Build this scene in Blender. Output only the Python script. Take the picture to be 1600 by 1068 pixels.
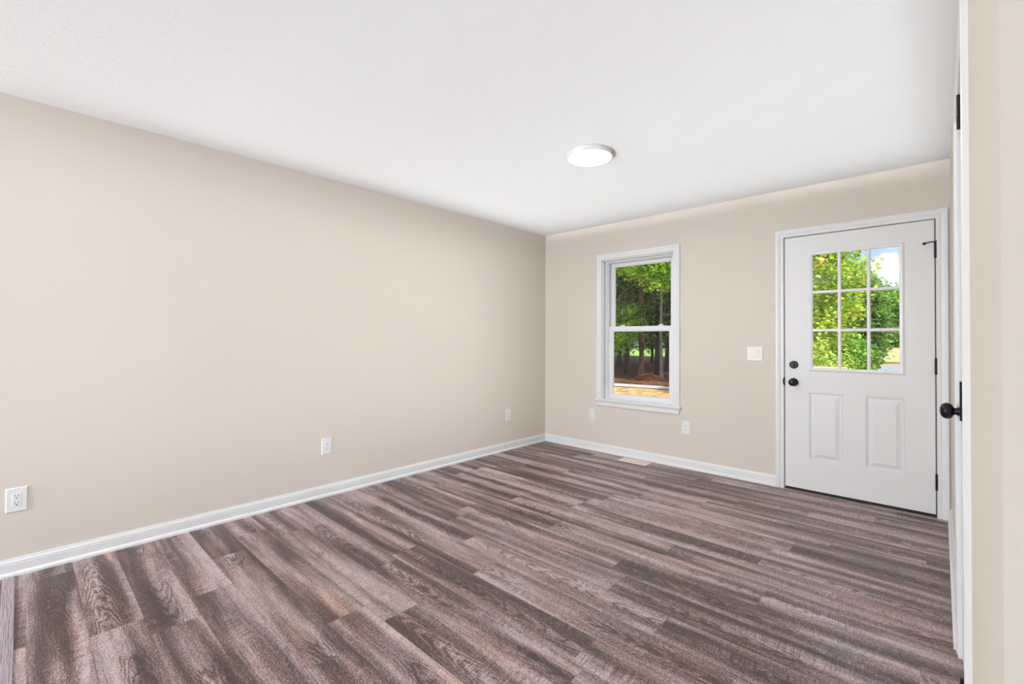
import bpy, bmesh, math, random
import numpy as np
from mathutils import Vector, Matrix

# ------------------------------------------------------------------ scene, camera, light
scene = bpy.context.scene
for o in list(bpy.data.objects):
    bpy.data.objects.remove(o, do_unlink=True)
COL = scene.collection
PI = math.pi

XL, XR, YF, H = -3.448, 0.0535, 4.274, 2.44          # left wall, right wall, far wall, ceiling
YC, YB, XB = 0.80, -3.60, 2.60                        # outside corner of right wall, rear wall, rear side wall
GZ = -0.50                                            # ground outside

cam_d = bpy.data.cameras.new('camera')
cam = bpy.data.objects.new('camera', cam_d); COL.objects.link(cam)
FPX = 716.51
cam_d.sensor_fit = 'HORIZONTAL'; cam_d.sensor_width = 36.0
cam_d.lens = FPX / 1600.0 * 36.0
cam_d.shift_y = -(534.0 - 521.53) / 1600.0
cam_d.clip_start = 0.01; cam_d.clip_end = 500
fw = Vector((-0.68269733, 0.7306282, 0.01033334)); rt = Vector((0.73068661, 0.68270496, 0.00331951)); up = Vector((0.00462929, -0.00981665, 0.9999411))
m = Matrix((rt, up, -fw)).transposed().to_4x4(); m.translation = Vector((0, 0, 1.2103))
cam.matrix_world = m
scene.camera = cam

scene.view_settings.view_transform = 'Standard'
scene.view_settings.look = 'None'
scene.view_settings.gamma = 1.0
scene.view_settings.use_curve_mapping = False
scene.view_settings.exposure = 0.13

class NT:
    """small node-tree builder"""
    def __init__(s, tree):
        s.t = tree; s.n = tree.nodes; s.l = tree.links
    def put(s, sock, v):
        if v is None: return
        if isinstance(v, bpy.types.NodeSocket): s.l.new(v, sock)
        else:
            try: sock.default_value = v
            except Exception:
                sock.default_value = tuple(v) + (1.0,)
    def node(s, typ, ins=None, **kw):
        n = s.n.new(typ)
        for k, v in kw.items(): setattr(n, k, v)
        for k, v in (ins or {}).items(): s.put(n.inputs[k], v)
        return n
    def math(s, op, a, b=None, c=None, clamp=False):
        n = s.n.new('ShaderNodeMath'); n.operation = op; n.use_clamp = clamp
        s.put(n.inputs[0], a); s.put(n.inputs[1], b); s.put(n.inputs[2], c)
        return n.outputs[0]
    def sep(s, v):
        n = s.node('ShaderNodeSeparateXYZ', {0: v}); return n.outputs
    def comb(s, x, y, z=0.0):
        return s.node('ShaderNodeCombineXYZ', {0: x, 1: y, 2: z}).outputs[0]
    def noise(s, v, scale=1.0, detail=2.0, rough=0.5, dist=0.0, out='Fac'):
        n = s.node('ShaderNodeTexNoise', {'Vector': v, 'Scale': scale, 'Detail': detail, 'Roughness': rough, 'Distortion': dist})
        return n.outputs[out]
    def white(s, v, dim='3D', out='Value'):
        n = s.n.new('ShaderNodeTexWhiteNoise'); n.noise_dimensions = dim
        s.put(n.inputs['W' if dim == '1D' else 'Vector'], v)
        return n.outputs[out]
    def mix(s, f, a, b, mode='MIX'):
        n = s.n.new('ShaderNodeMix'); n.data_type = 'RGBA'; n.blend_type = mode
        s.put(n.inputs[0], f); s.put(n.inputs[6], a); s.put(n.inputs[7], b)
        return n.outputs[2]
    def ramp(s, f, stops, interp='LINEAR'):
        n = s.n.new('ShaderNodeValToRGB'); n.color_ramp.interpolation = interp
        els = n.color_ramp.elements
        while len(els) < len(stops): els.new(0.5)
        for e, (p, c) in zip(els, stops):
            e.position = p; e.color = tuple(c) + (1.0,) if len(c) == 3 else c
        s.put(n.inputs[0], f)
        return n.outputs[0]
    def rng(s, v, a, b, c=0.0, d=1.0, smooth=False):
        n = s.n.new('ShaderNodeMapRange'); n.interpolation_type = 'SMOOTHSTEP' if smooth else 'LINEAR'
        for i, x in enumerate((v, a, b, c, d)): s.put(n.inputs[i], x)
        return n.outputs[0]

# --- sky: blue gradient with a bank of white cloud low in the north
world = bpy.data.worlds.new('sky'); scene.world = world; world.use_nodes = True
W = NT(world.node_tree)
for n in list(W.n): W.n.remove(n)
gen = W.node('ShaderNodeTexCoord').outputs['Generated']
gx, gy, gz = W.sep(gen)
sky = W.ramp(W.rng(gz, 0.0, 0.9), [(0.0, (0.62, 0.80, 1.0)), (0.2, (0.47, 0.70, 1.0)), (0.42, (1.15, 1.35, 1.60)), (0.75, (1.5, 1.75, 2.2)), (1.0, (0.9, 1.2, 1.8))])
cv = W.node('ShaderNodeVectorMath', {0: gen, 1: (-0.045, 0.99, 0.095)}, operation='SUBTRACT').outputs[0]
cv = W.node('ShaderNodeVectorMath', {0: cv, 1: (10.0, 1.0, 22.0)}, operation='MULTIPLY').outputs[0]
cd = W.node('ShaderNodeVectorMath', {0: cv}, operation='LENGTH').outputs['Value']
cn = W.noise(gen, 24.0, 5.0, 0.55)
bank = W.rng(W.math('ADD', cd, W.math('MULTIPLY', W.math('SUBTRACT', cn, 0.5), 1.4)), 1.12, 0.82, smooth=True)
puff = W.rng(W.noise(W.node('ShaderNodeVectorMath', {0: gen, 1: (1.0, 1.0, 2.6)}, operation='MULTIPLY').outputs[0], 3.2, 6.0, 0.55), 0.55, 0.70, smooth=True)
cl = W.math('MAXIMUM', bank, puff, clamp=True)
shade = W.mix(W.rng(W.math('ADD', gz, W.math('MULTIPLY', cn, 0.05)), 0.075, 0.135), (0.80, 0.85, 0.96, 1), (1.0, 1.0, 1.0, 1))
wc = W.mix(cl, sky, shade)
SKY_STRENGTH = 1.0
bg = W.node('ShaderNodeBackground', {'Color': wc, 'Strength': SKY_STRENGTH})
wo = W.node('ShaderNodeOutputWorld', {'Surface': bg.outputs[0]})

# --- sun behind the house, lighting the trees from the front
sd = bpy.data.lights.new('sun', 'SUN'); sd.energy = 6.5; sd.angle = 0.009; sd.color = (1.0, 0.95, 0.86)
sun = bpy.data.objects.new('sun', sd); COL.objects.link(sun)
sun.rotation_euler = Vector((0.55, -0.62, 0.95)).to_track_quat('Z', 'Y').to_euler()

def area(name, loc, direction, sx, sy, watts, color):
    d = bpy.data.lights.new(name, 'AREA'); d.shape = 'RECTANGLE'; d.size = sx; d.size_y = sy
    d.energy = watts; d.color = color
    o = bpy.data.objects.new(name, d); COL.objects.link(o)
    o.location = loc; o.rotation_euler = Vector(direction).to_track_quat('-Z', 'Z').to_euler()
    return o
# area lamp added at an unseen rear opening, standing in for daylight
DAY = (0.935, 0.985, 1.05)
area('rear_opening_fill', (-2.82, YB + 0.03, 1.45), (0, 1, 0.15), 0.9, 1.35, 158, DAY)

# unseen fill lamps added behind the camera, beams masked to brighten evenly the
# ceiling and the long left wall (falloff follows 1/cos^3 of the angle to the lit surface)
def fill_lamp(name, loc, surface, power, size=0.16, color=(0.95, 0.99, 1.04)):
    d = bpy.data.lights.new(name, 'POINT'); d.energy = 1.0; d.shadow_soft_size = size; d.color = color; d.use_nodes = True
    o = bpy.data.objects.new(name, d); COL.objects.link(o); o.location = loc
    L = NT(d.node_tree); em = [n for n in L.n if n.type == 'EMISSION'][0]
    dx, dy, dz = L.sep(L.node('ShaderNodeTexCoord').outputs['Normal'])
    S = Vector(loc)
    if surface[:7] == 'ceiling': q = dz; D = H - S.z
    else: q = L.math('MULTIPLY', dx, -1.0); D = S.x - XL
    q = L.math('MAXIMUM', q, 0.10); sc = L.math('DIVIDE', D, q)
    hx = L.math('ADD', L.math('MULTIPLY', dx, sc), S.x); hy = L.math('ADD', L.math('MULTIPLY', dy, sc), S.y); hz = L.math('ADD', L.math('MULTIPLY', dz, sc), S.z)
    def win(v, a, b, c, d_): return L.math('MULTIPLY', L.rng(v, a, b, smooth=True), L.rng(v, d_, c, smooth=True))
    if surface == 'ceiling_near': mk = L.math('MULTIPLY', win(hx, XL - 0.1, XL + 0.3, -0.08, 0.07), win(hy, -0.6, 1.1, 0.6, 3.0))
    elif surface == 'ceiling_far': mk = L.math('MULTIPLY', win(hx, XL - 0.1, XL + 0.3, -0.03, 0.09), win(hy, 0.6, 3.0, YF - 0.30, YF + 0.10))
    else: mk = L.math('MULTIPLY', win(hy, -1.5, 0.5, YF - 1.3, YF + 0.3), win(hz, -0.8, 0.9, 2.0, 2.6))
    mk = L.math('MULTIPLY', mk, L.math('GREATER_THAN', q, 0.11))
    L.put(em.inputs['Strength'], L.math('MULTIPLY', L.math('DIVIDE', mk, L.math('POWER', q, 3.0)), power))
fill_lamp('ceiling_fill', (-1.35, -0.95, 0.30), 'ceiling_near', 55.0)
fill_lamp('ceiling_fill', (-1.35, -0.95, 0.30), 'ceiling_far', 88.0)
fill_lamp('left_wall_fill', (-0.3, -0.9, 1.95), 'left', 128.0, 0.22)

# ------------------------------------------------------------------ helpers
class MB:
    """collects shapes into one mesh"""
    def __init__(s): s.v = []; s.f = []; s.mi = []; s.k = 0
    def mat(s, k): s.k = k; return s
    def add(s, vs, fs):
        b = len(s.v); s.v += [tuple(x) for x in vs]
        for f in fs: s.f.append(tuple(b + i for i in f)); s.mi.append(s.k)
        return s
    def box(s, x0, x1, y0, y1, z0, z1):
        return s.add([(x0,y0,z0),(x1,y0,z0),(x1,y1,z0),(x0,y1,z0),(x0,y0,z1),(x1,y0,z1),(x1,y1,z1),(x0,y1,z1)],
                     [(0,3,2,1),(4,5,6,7),(0,1,5,4),(1,2,6,5),(2,3,7,6),(3,0,4,7)])
    def lathe(s, pts, origin, axis, n=32):
        """pts (radius, height along axis)"""
        ax = Vector(axis).normalized(); q = ax.to_track_quat('Z', 'Y'); o = Vector(origin); rings = []
        vs = []; fs = []
        for r, h in pts:
            rings.append(len(vs))
            for i in range(n):
                a = 2*PI*i/n
                vs.append(o + q @ Vector((r*math.cos(a), r*math.sin(a), h)))
        for k in range(len(pts)-1):
            for i in range(n):
                j = (i+1) % n
                fs.append((rings[k]+i, rings[k]+j, rings[k+1]+j, rings[k+1]+i))
        fs.append(tuple(reversed(range(rings[0], rings[0]+n)))); fs.append(tuple(range(rings[-1], rings[-1]+n)))
        return s.add(vs, fs)
    def tube(s, path, radii, n=8):
        P = [Vector(p) for p in path]; vs = []; fs = []
        for k, p in enumerate(P):
            t = (P[min(k+1, len(P)-1)] - P[max(k-1, 0)]).normalized()
            q = t.to_track_quat('Z', 'Y'); r = radii[k] if hasattr(radii, '__len__') else radii
            for i in range(n):
                a = 2*PI*i/n; vs.append(p + q @ Vector((r*math.cos(a), r*math.sin(a), 0)))
        for k in range(len(P)-1):
            for i in range(n):
                j = (i+1) % n; fs.append((k*n+i, k*n+j, (k+1)*n+j, (k+1)*n+i))
        fs.append(tuple(reversed(range(n)))); fs.append(tuple(range((len(P)-1)*n, len(P)*n)))
        return s.add(vs, fs)
    def sweep(s, path, prof, to3, closed=False):
        """mitred moulding: path (u,v) of its inner edge, prof (offset to the left-hand normal, protrusion)"""
        n = len(path); P = [Vector(p) for p in path]; offs = []
        for i in range(n):
            a = P[i-1] if (closed or i > 0) else None; b = P[(i+1) % n] if (closed or i < n-1) else None
            d0 = (P[i]-a).normalized() if a is not None else None; d1 = (b-P[i]).normalized() if b is not None else None
            d0 = d0 or d1; d1 = d1 or d0
            n0 = Vector((-d0.y, d0.x)); n1 = Vector((-d1.y, d1.x)); nn = (n0+n1).normalized()
            offs.append(nn / max(nn.dot(n0), 0.2))
        vs = []; m_ = len(prof)
        for i in range(n):
            for o, p in prof:
                q = P[i] + offs[i]*o; vs.append(to3(q.x, q.y, p))
        fs = []
        for i in range(n if closed else n-1):
            j = (i+1) % n
            for k in range(m_-1): fs.append((i*m_+k, i*m_+k+1, j*m_+k+1, j*m_+k))
            fs.append((i*m_+m_-1, i*m_, j*m_, j*m_+m_-1))
        if not closed:
            fs.append(tuple(range(m_))); fs.append(tuple(reversed(range((n-1)*m_, n*m_))))
        return s.add(vs, fs)
    def rings(s, x0, x1, z0, z1, steps, to3, cap=True):
        """nested rectangles: steps (inset, protrusion)"""
        vs = []; fs = []
        for ins, p in steps:
            for u, v in ((x0+ins, z0+ins), (x1-ins, z0+ins), (x1-ins, z1-ins), (x0+ins, z1-ins)): vs.append(to3(u, v, p))
        for k in range(len(steps)-1):
            for i in range(4):
                j = (i+1) % 4; fs.append((4*k+i, 4*k+j, 4*k+4+j, 4*k+4+i))
        if cap:
            b = 4*(len(steps)-1); fs.append((b, b+1, b+2, b+3))
        return s.add(vs, fs)
    def build(s, name, mats, parent=None, smooth=False, bevel=0.0, seg=2, recalc=True):
        me = bpy.data.meshes.new(name); me.from_pydata(s.v, [], s.f)
        mats = mats if isinstance(mats, (list, tuple)) else [mats]
        for mm in mats: me.materials.append(mm)
        if len(mats) > 1: me.polygons.foreach_set('material_index', s.mi)
        if recalc:
            b = bmesh.new(); b.from_mesh(me); bmesh.ops.recalc_face_normals(b, faces=b.faces); b.to_mesh(me); b.free()
        if smooth:
            me.polygons.foreach_set('use_smooth', [True]*len(me.polygons))
            me.set_sharp_from_angle(angle=math.radians(40))
        o = bpy.data.objects.new(name, me); COL.objects.link(o)
        if parent: o.parent = parent
        if bevel > 0:
            md = o.modifiers.new('bevel', 'BEVEL'); md.width = bevel; md.segments = seg; md.limit_method = 'ANGLE'; md.angle_limit = math.radians(40)
        return o

def tag(o, label=None, cat=None, group=None, kind=None):
    if label: o['label'] = label
    if cat: o['category'] = cat
    if group: o['group'] = group
    if kind: o['kind'] = kind
    return o
def empty(name, loc=(0, 0, 0), label=None, cat=None, group=None, kind=None):
    o = bpy.data.objects.new(name, None); COL.objects.link(o); o.location = loc; o.empty_display_size = 0.1
    return tag(o, label, cat, group, kind)

def far3(u, v, p): return (u, YF - p, v)              # far wall plane
def left3(u, v, p): return (XL + p, u, v)             # left wall plane (u = y)
def right3(u, v, p): return (XR - p, u, v)            # right wall plane (u = y)

# ------------------------------------------------------------------ materials
def principled(name, color, rough=0.5, metal=0.0, spec=0.5, emit=None, bump=None):
    mm = bpy.data.materials.new(name); mm.use_nodes = True
    T = NT(mm.node_tree); b = T.n['Principled BSDF']
    T.put(b.inputs['Base Color'], tuple(color) + (1.0,) if len(color) == 3 else color)
    b.inputs['Roughness'].default_value = rough; b.inputs['Metallic'].default_value = metal
    b.inputs['Specular IOR Level'].default_value = spec
    if emit: b.inputs['Emission Color'].default_value = tuple(emit[0]) + (1,); b.inputs['Emission Strength'].default_value = emit[1]
    if bump:
        sc, st, dist, det = bump
        pos = T.node('ShaderNodeNewGeometry').outputs['Position']
        h = T.noise(pos, sc, det, 0.55)
        bn = T.node('ShaderNodeBump', {'Strength': st, 'Distance': dist, 'Height': h})
        T.l.new(bn.outputs[0], b.inputs['Normal'])
    return mm

def wall_material():
    mm = principled('beige_wall_paint', (0.70, 0.632, 0.545), 0.75, spec=0.25)
    T = NT(mm.node_tree); b = T.n['Principled BSDF']
    pos = T.node('ShaderNodeNewGeometry').outputs['Position']
    big = T.noise(pos, 0.9, 2.0)
    c = T.mix(T.rng(big, 0.3, 0.7), (0.704, 0.646, 0.568, 1), (0.720, 0.662, 0.584, 1))
    T.put(b.inputs['Base Color'], c)
    bn = T.node('ShaderNodeBump', {'Strength': 0.12, 'Distance': 0.002, 'Height': T.noise(pos, 160.0, 3.0)})
    T.l.new(bn.outputs[0], b.inputs['Normal'])
    return mm
def ceiling_material():
    mm = principled('white_ceiling_paint', (0.83, 0.835, 0.84), 0.85, spec=0.2)
    T = NT(mm.node_tree); b = T.n['Principled BSDF']
    pos = T.node('ShaderNodeNewGeometry').outputs['Position']
    h = T.math('ADD', T.rng(T.noise(pos, 26.0, 4.0, 0.6, 0.6), 0.46, 0.62, smooth=True), T.math('MULTIPLY', T.noise(pos, 140.0, 2.0), 0.3))
    bn = T.node('ShaderNodeBump', {'Strength': 0.10, 'Distance': 0.003, 'Height': h})
    T.l.new(bn.outputs[0], b.inputs['Normal'])
    return mm

def plank_material():
    mm = bpy.data.materials.new('vinyl_plank_floor'); mm.use_nodes = True
    T = NT(mm.node_tree); b = T.n['Principled BSDF']
    pos = T.node('ShaderNodeNewGeometry').outputs['Position']
    x, y, z = T.sep(pos)
    PW, PL = 0.1748, 1.22
    yr = T.math('DIVIDE', T.math('SUBTRACT', y, 0.025), PW)
    row = T.math('FLOOR', yr); fy = T.math('FRACT', yr)
    u = T.math('ADD', T.math('DIVIDE', x, PL), T.math('MULTIPLY', T.white(T.math('ADD', row, 7.3), '1D'), 3.0))
    col = T.math('FLOOR', u); fx = T.math('FRACT', u)
    rc = T.comb(row, col, 3.7)
    idv = T.white(rc, '3D'); idc = T.node('ShaderNodeSeparateColor', {0: T.white(rc, '3D', 'Color')}).outputs
    r1, r2, r3 = idc[0], idc[1], idc[2]
    ox = T.math('MULTIPLY', r1, 37.0); oy = T.math('MULTIPLY', r2, 23.0)
    X = T.math('ADD', x, ox); Y = T.math('ADD', y, oy)
    # broad soft light and dark bands running along the plank
    wob = T.math('MULTIPLY', T.math('SUBTRACT', T.noise(T.comb(T.math('MULTIPLY', X, 1.6), T.math('MULTIPLY', Y, 3.0), idv), 1.0, 2.0), 0.5), 0.07)
    Yw = T.math('ADD', Y, wob)
    band = T.noise(T.comb(T.math('MULTIPLY', X, 0.60), T.math('MULTIPLY', Yw, 11.5), r3), 1.0, 1.8, 0.5)
    band = T.rng(band, 0.35, 0.64)
    blotch = T.rng(T.noise(T.comb(T.math('MULTIPLY', X, 4.2), T.math('MULTIPLY', Y, 14.0), r1), 1.0, 3.0, 0.6), 0.3, 0.7)
    # fine straight grain
    grain = T.noise(T.comb(T.math('MULTIPLY', X, 9.0), T.math('MULTIPLY', Yw, 230.0), r2), 1.0, 3.0, 0.6)
    grit = T.rng(T.noise(T.comb(T.math('MULTIPLY', X, 150.0), T.math('MULTIPLY', Y, 360.0), 0.0), 1.0, 2.0, 0.65), 0.22, 0.78)
    flake = T.rng(T.noise(T.comb(T.math('MULTIPLY', X, 62.0), T.math('MULTIPLY', Y, 170.0), r3), 1.0, 3.0, 0.7), 0.25, 0.75)
    # cathedral figure: nested arches along some planks
    yc = T.math('SUBTRACT', fy, T.math('ADD', 0.35, T.math('MULTIPLY', r1, 0.3)))
    sgn = T.math('SUBTRACT', T.math('MULTIPLY', T.math('GREATER_THAN', r2, 0.5), 2.0), 1.0)
    arch = T.math('ADD', T.math('MULTIPLY', T.math('MULTIPLY', x, sgn), 62.0),
                  T.math('ADD', T.math('MULTIPLY', T.math('MULTIPLY', yc, yc), 210.0),
                         T.math('MULTIPLY', T.noise(T.comb(T.math('MULTIPLY', X, 11.0), T.math('MULTIPLY', Y, 34.0), r3), 1.0, 2.0), 15.0)))
    rings = T.math('MULTIPLY', T.math('ADD', T.math('SINE', arch), 1.0), 0.5)
    rings = T.math('POWER', rings, 2.2)
    am = T.math('MULTIPLY', T.rng(T.math('ABSOLUTE', yc), 0.34, 0.20, smooth=True),
                T.rng(T.noise(T.comb(T.math('MULTIPLY', X, 1.3), 0.0, T.math('MULTIPLY', idv, 9.0)), 1.0, 0.0), 0.50, 0.58, smooth=True))
    # saw marks across the plank, in patches
    saw = T.noise(T.comb(T.math('ADD', T.math('MULTIPLY', X, 120.0), T.math('MULTIPLY', Y, 16.0)), T.math('MULTIPLY', Y, 9.0), r1), 1.0, 2.0, 0.6)
    sm = T.rng(T.noise(T.comb(T.math('MULTIPLY', X, 2.4), T.math('MULTIPLY', Y, 16.0), r2), 1.0, 1.0), 0.52, 0.66, smooth=True)
    t = T.math('ADD', 0.03, T.math('MULTIPLY', band, 0.62))
    t = T.math('ADD', t, T.math('MULTIPLY', T.math('SUBTRACT', blotch, 0.5), 0.18))
    t = T.math('ADD', t, T.math('MULTIPLY', T.math('SUBTRACT', idv, 0.5), 0.14))
    t = T.math('ADD', t, T.math('MULTIPLY', T.math('SUBTRACT', grain, 0.5), 0.75))
    t = T.math('ADD', t, T.math('MULTIPLY', T.math('SUBTRACT', grit, 0.5), 1.15))
    t = T.math('ADD', t, T.math('MULTIPLY', T.math('SUBTRACT', flake, 0.5), 0.52))
    t = T.math('SUBTRACT', t, T.math('MULTIPLY', T.math('MULTIPLY', rings, am), 0.34))
    t = T.math('ADD', t, T.math('MULTIPLY', T.math('MULTIPLY', T.math('SUBTRACT', saw, 0.45), sm), 0.95))
    c = T.ramp(t, [(0.0, (0.046, 0.029, 0.025)), (0.22, (0.120, 0.077, 0.068)), (0.45, (0.268, 0.192, 0.176)), (0.68, (0.430, 0.345, 0.336)), (1.0, (0.63, 0.55, 0.545))])
    warm = T.noise(T.comb(T.math('MULTIPLY', X, 1.8), T.math('MULTIPLY', Yw, 15.0), T.math('ADD', r2, 4.0)), 1.0, 2.0)
    c = T.mix(T.rng(warm, 0.48, 0.72, 0.0, 0.75), c, T.mix(1.0, c, (1.10, 0.86, 0.76, 1), 'MULTIPLY'))
    c = T.mix(T.rng(warm, 0.50, 0.30, 0.0, 0.6), c, T.mix(1.0, c, (0.94, 0.96, 1.0, 1), 'MULTIPLY'))
    # joints between planks
    ey = T.math('MULTIPLY', T.math('MINIMUM', fy, T.math('SUBTRACT', 1.0, fy)), PW)
    ex = T.math('MULTIPLY', T.math('MINIMUM', fx, T.math('SUBTRACT', 1.0, fx)), PL)
    seam = T.rng(T.math('MINIMUM', ex, ey), 0.0004, 0.0014)
    c = T.mix(T.math('MULTIPLY', T.math('SUBTRACT', 1.0, seam), 0.40), c, (0.05, 0.035, 0.03, 1))
    T.put(b.inputs['Base Color'], c)
    T.put(b.inputs['Roughness'], T.rng(grain, 0.3, 0.7, 0.34, 0.46))
    b.inputs['Specular IOR Level'].default_value = 0.5
    hgt = T.math('ADD', T.math('MULTIPLY', grain, 0.5), T.math('ADD', T.math('MULTIPLY', grit, 0.3), T.math('MULTIPLY', seam, 1.2)))
    bn = T.node('ShaderNodeBump', {'Strength': 0.25, 'Distance': 0.0012, 'Height': hgt})
    T.l.new(bn.outputs[0], b.inputs['Normal'])
    return mm

def glass_material():
    mm = bpy.data.materials.new('clear_glass'); mm.use_nodes = True
    T = NT(mm.node_tree)
    for n in list(T.n): T.n.remove(n)
    fr = T.node('ShaderNodeFresnel', {'IOR': 1.35}).outputs[0]
    a = T.node('ShaderNodeBsdfTransparent', {'Color': (0.985, 0.995, 0.99, 1)}); g = T.node('ShaderNodeBsdfGlossy', {'Roughness': 0.02})
    mx = T.node('ShaderNodeMixShader', {0: fr, 1: a.outputs[0], 2: g.outputs[0]})
    T.node('ShaderNodeOutputMaterial', {'Surface': mx.outputs[0]})
    return mm

def leaf_material(name, ca, cb, cc, spots=None):
    """leaf colours picked per leaf, with light coming through the blade"""
    mm = bpy.data.materials.new(name); mm.use_nodes = True
    T = NT(mm.node_tree)
    for n in list(T.n): T.n.remove(n)
    g = T.node('ShaderNodeNewGeometry')
    ri = g.outputs['Random Per Island']
    pn = T.noise(g.outputs['Position'], 1.6, 2.0)
    f = T.math('ADD', T.math('MULTIPLY', ri, 0.7), T.math('MULTIPLY', T.math('SUBTRACT', pn, 0.5), 0.9), clamp=True)
    stops = [(0.0, ca), (0.45, cb), (0.9, cc)]
    c = T.ramp(f, stops)
    if spots:
        c = T.mix(T.rng(T.noise(g.outputs['Position'], 2.3, 1.0), 0.64, 0.70), c, tuple(spots) + (1,))
    d = T.node('ShaderNodeBsdfPrincipled', {'Base Color': c, 'Roughness': 0.45, 'Specular IOR Level': 0.4})
    tr = T.node('ShaderNodeBsdfTranslucent', {'Color': T.mix(1.0, c, (1.25, 1.15, 0.5, 1), 'MULTIPLY')})
    mx = T.node('ShaderNodeMixShader', {0: 0.38, 1: d.outputs[0], 2: tr.outputs[0]})
    T.node('ShaderNodeOutputMaterial', {'Surface': mx.outputs[0]})
    return mm

def bark_material(name, a, b_):
    mm = principled(name, a, 0.9, spec=0.1)
    T = NT(mm.node_tree); b = T.n['Principled BSDF']
    x, y, z = T.sep(T.node('ShaderNodeNewGeometry').outputs['Position'])
    h = T.noise(T.comb(T.math('MULTIPLY', x, 30.0), T.math('MULTIPLY', y, 30.0), T.math('MULTIPLY', z, 5.0)), 1.0, 4.0, 0.6)
    T.put(b.inputs['Base Color'], T.ramp(h, [(0.3, a), (0.7, b_)]))
    bn = T.node('ShaderNodeBump', {'Strength': 0.8, 'Distance': 0.02, 'Height': h}); T.l.new(bn.outputs[0], b.inputs['Normal'])
    return mm

def patchy(name, stops, scale, rough=0.95, detail=5.0, stretch=(1, 1, 1)):
    mm = principled(name, stops[0][1], rough, spec=0.1)
    T = NT(mm.node_tree); b = T.n['Principled BSDF']
    pos = T.node('ShaderNodeNewGeometry').outputs['Position']
    pos = T.node('ShaderNodeVectorMath', {0: pos, 1: stretch}, operation='MULTIPLY').outputs[0]
    f = T.noise(pos, scale, detail, 0.62)
    T.put(b.inputs['Base Color'], T.ramp(f, stops))
    bn = T.node('ShaderNodeBump', {'Strength': 0.6, 'Distance': 0.05, 'Height': f}); T.l.new(bn.outputs[0], b.inputs['Normal'])
    return mm

WALL = wall_material(); CEIL = ceiling_material(); FLOOR = plank_material(); GLASS = glass_material()
TRIM = principled('white_trim_paint', (0.80, 0.80, 0.805), 0.38, spec=0.5)
DOORW = principled('white_door_paint', (0.78, 0.78, 0.785), 0.45, spec=0.45, bump=(60.0, 0.03, 0.002, 2.0))
VINYL = principled('white_vinyl', (0.82, 0.82, 0.83), 0.32)
PLATE = principled('white_plastic', (0.82, 0.82, 0.82), 0.35)
IVORY = principled('ivory_plastic', (0.82, 0.785, 0.70), 0.35)
SLOT = principled('dark_slot', (0.03, 0.03, 0.03), 0.6)
GASKET = principled('dark_weatherstrip', (0.022, 0.021, 0.02), 0.7)
BLACK = principled('matte_black_metal', (0.006, 0.006, 0.007), 0.34, metal=0.0, spec=0.28)
VENTM = principled('almond_painted_metal', (0.86, 0.78, 0.72), 0.4)
STEEL = principled('brushed_steel', (0.62, 0.61, 0.60), 0.35, metal=1.0)
DIFF = principled('lamp_diffuser', (0.9, 0.9, 0.9), 0.5, emit=((0.975, 0.99, 1.0), 86.0))
RIM = principled('lamp_rim', (0.56, 0.53, 0.51), 0.4)
PINE = patchy('raw_pine', [(0.3, (0.66, 0.44, 0.26)), (0.7, (0.80, 0.58, 0.38))], 3.0, 0.7, stretch=(2, 12, 12))
STRIP = FLOOR

# ------------------------------------------------------------------ room shell
T_ = 0.16                                             # outside wall thickness
DX0, DX1, DZ = -0.935, -0.022, 2.042                  # entry door rough opening
WX0, WX1, WZ0, WZ1 = -2.663, -1.868, 0.553, 2.057     # window opening
CY0, CY1, CZ = 1.665, 2.445, 2.045                    # closet door opening (y range, top)

def struct(mb, name, mat, label, cat, **k):
    o = mb.build(name, mat, **k); return tag(o, label, cat, kind='structure')

mb = MB(); mb.box(XL - T_, XB + T_, YB - T_, YF + T_, -0.22, 0.0)
struct(mb, 'floor', FLOOR, 'grey brown wood plank floor of the whole room', 'floor')
mb = MB(); mb.box(XL - T_, XB + T_, YB - T_, YF + T_, H, H + 0.2)
struct(mb, 'ceiling', CEIL, 'flat white lightly textured ceiling', 'ceiling')
mb = MB(); mb.box(XL - T_, XL, YB, YF, 0, H)
struct(mb, 'wall_left', WALL, 'long plain beige wall on the left with three outlets', 'wall')
mb = MB()
y0, y1 = YF, YF + T_
mb.box(XL - T_, WX0, y0, y1, 0, H); mb.box(WX0, WX1, y0, y1, 0, WZ0); mb.box(WX0, WX1, y0, y1, WZ1, H)
mb.box(WX1, DX0, y0, y1, 0, H); mb.box(DX0, DX1, y0, y1, DZ, H); mb.box(DX1, XR + 0.5, y0, y1, 0, H)
struct(mb, 'wall_far', WALL, 'beige far wall holding the window and the white entry door', 'wall')
mb = MB()
x0, x1 = XR, XR + 0.12
mb.box(x0, x1, YC, CY0, 0, H); mb.box(x0, x1, CY0, CY1, CZ, H); mb.box(x0, x1, CY1, YF, 0, H)
mb.box(x1, XB + T_, YC, YC + 0.12, 0, H)
struct(mb, 'wall_right', WALL, 'beige right wall with outside corner at the picture edge', 'wall')
mb = MB(); mb.box(x1 + 0.6, x1 + 0.7, CY0 - 0.5, CY1 + 0.5, 0, H); mb.box(x1, x1 + 0.7, CY0 - 0.5, CY0 - 0.4, 0, H); mb.box(x1, x1 + 0.7, CY1 + 0.4, CY1 + 0.5, 0, H)
struct(mb, 'wall_closet', WALL, 'beige closet walls behind the closed closet door', 'wall')
mb = MB()
for a, b_ in ((XL - T_, -3.27), (-2.37, -0.35), (2.25, XB + T_)): mb.box(a, b_, YB - T_, YB, 0, H)
mb.box(-3.27, -2.37, YB - T_, YB, 0, 0.78); mb.box(-3.27, -2.37, YB - T_, YB, 2.12, H); mb.box(-0.35, 2.25, YB - T_, YB, 2.2, H); mb.box(-0.35, 2.25, YB - T_, YB, 0, 0.3)
struct(mb, 'wall_rear', WALL, 'beige rear wall behind the camera with two window openings', 'wall')
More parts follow.
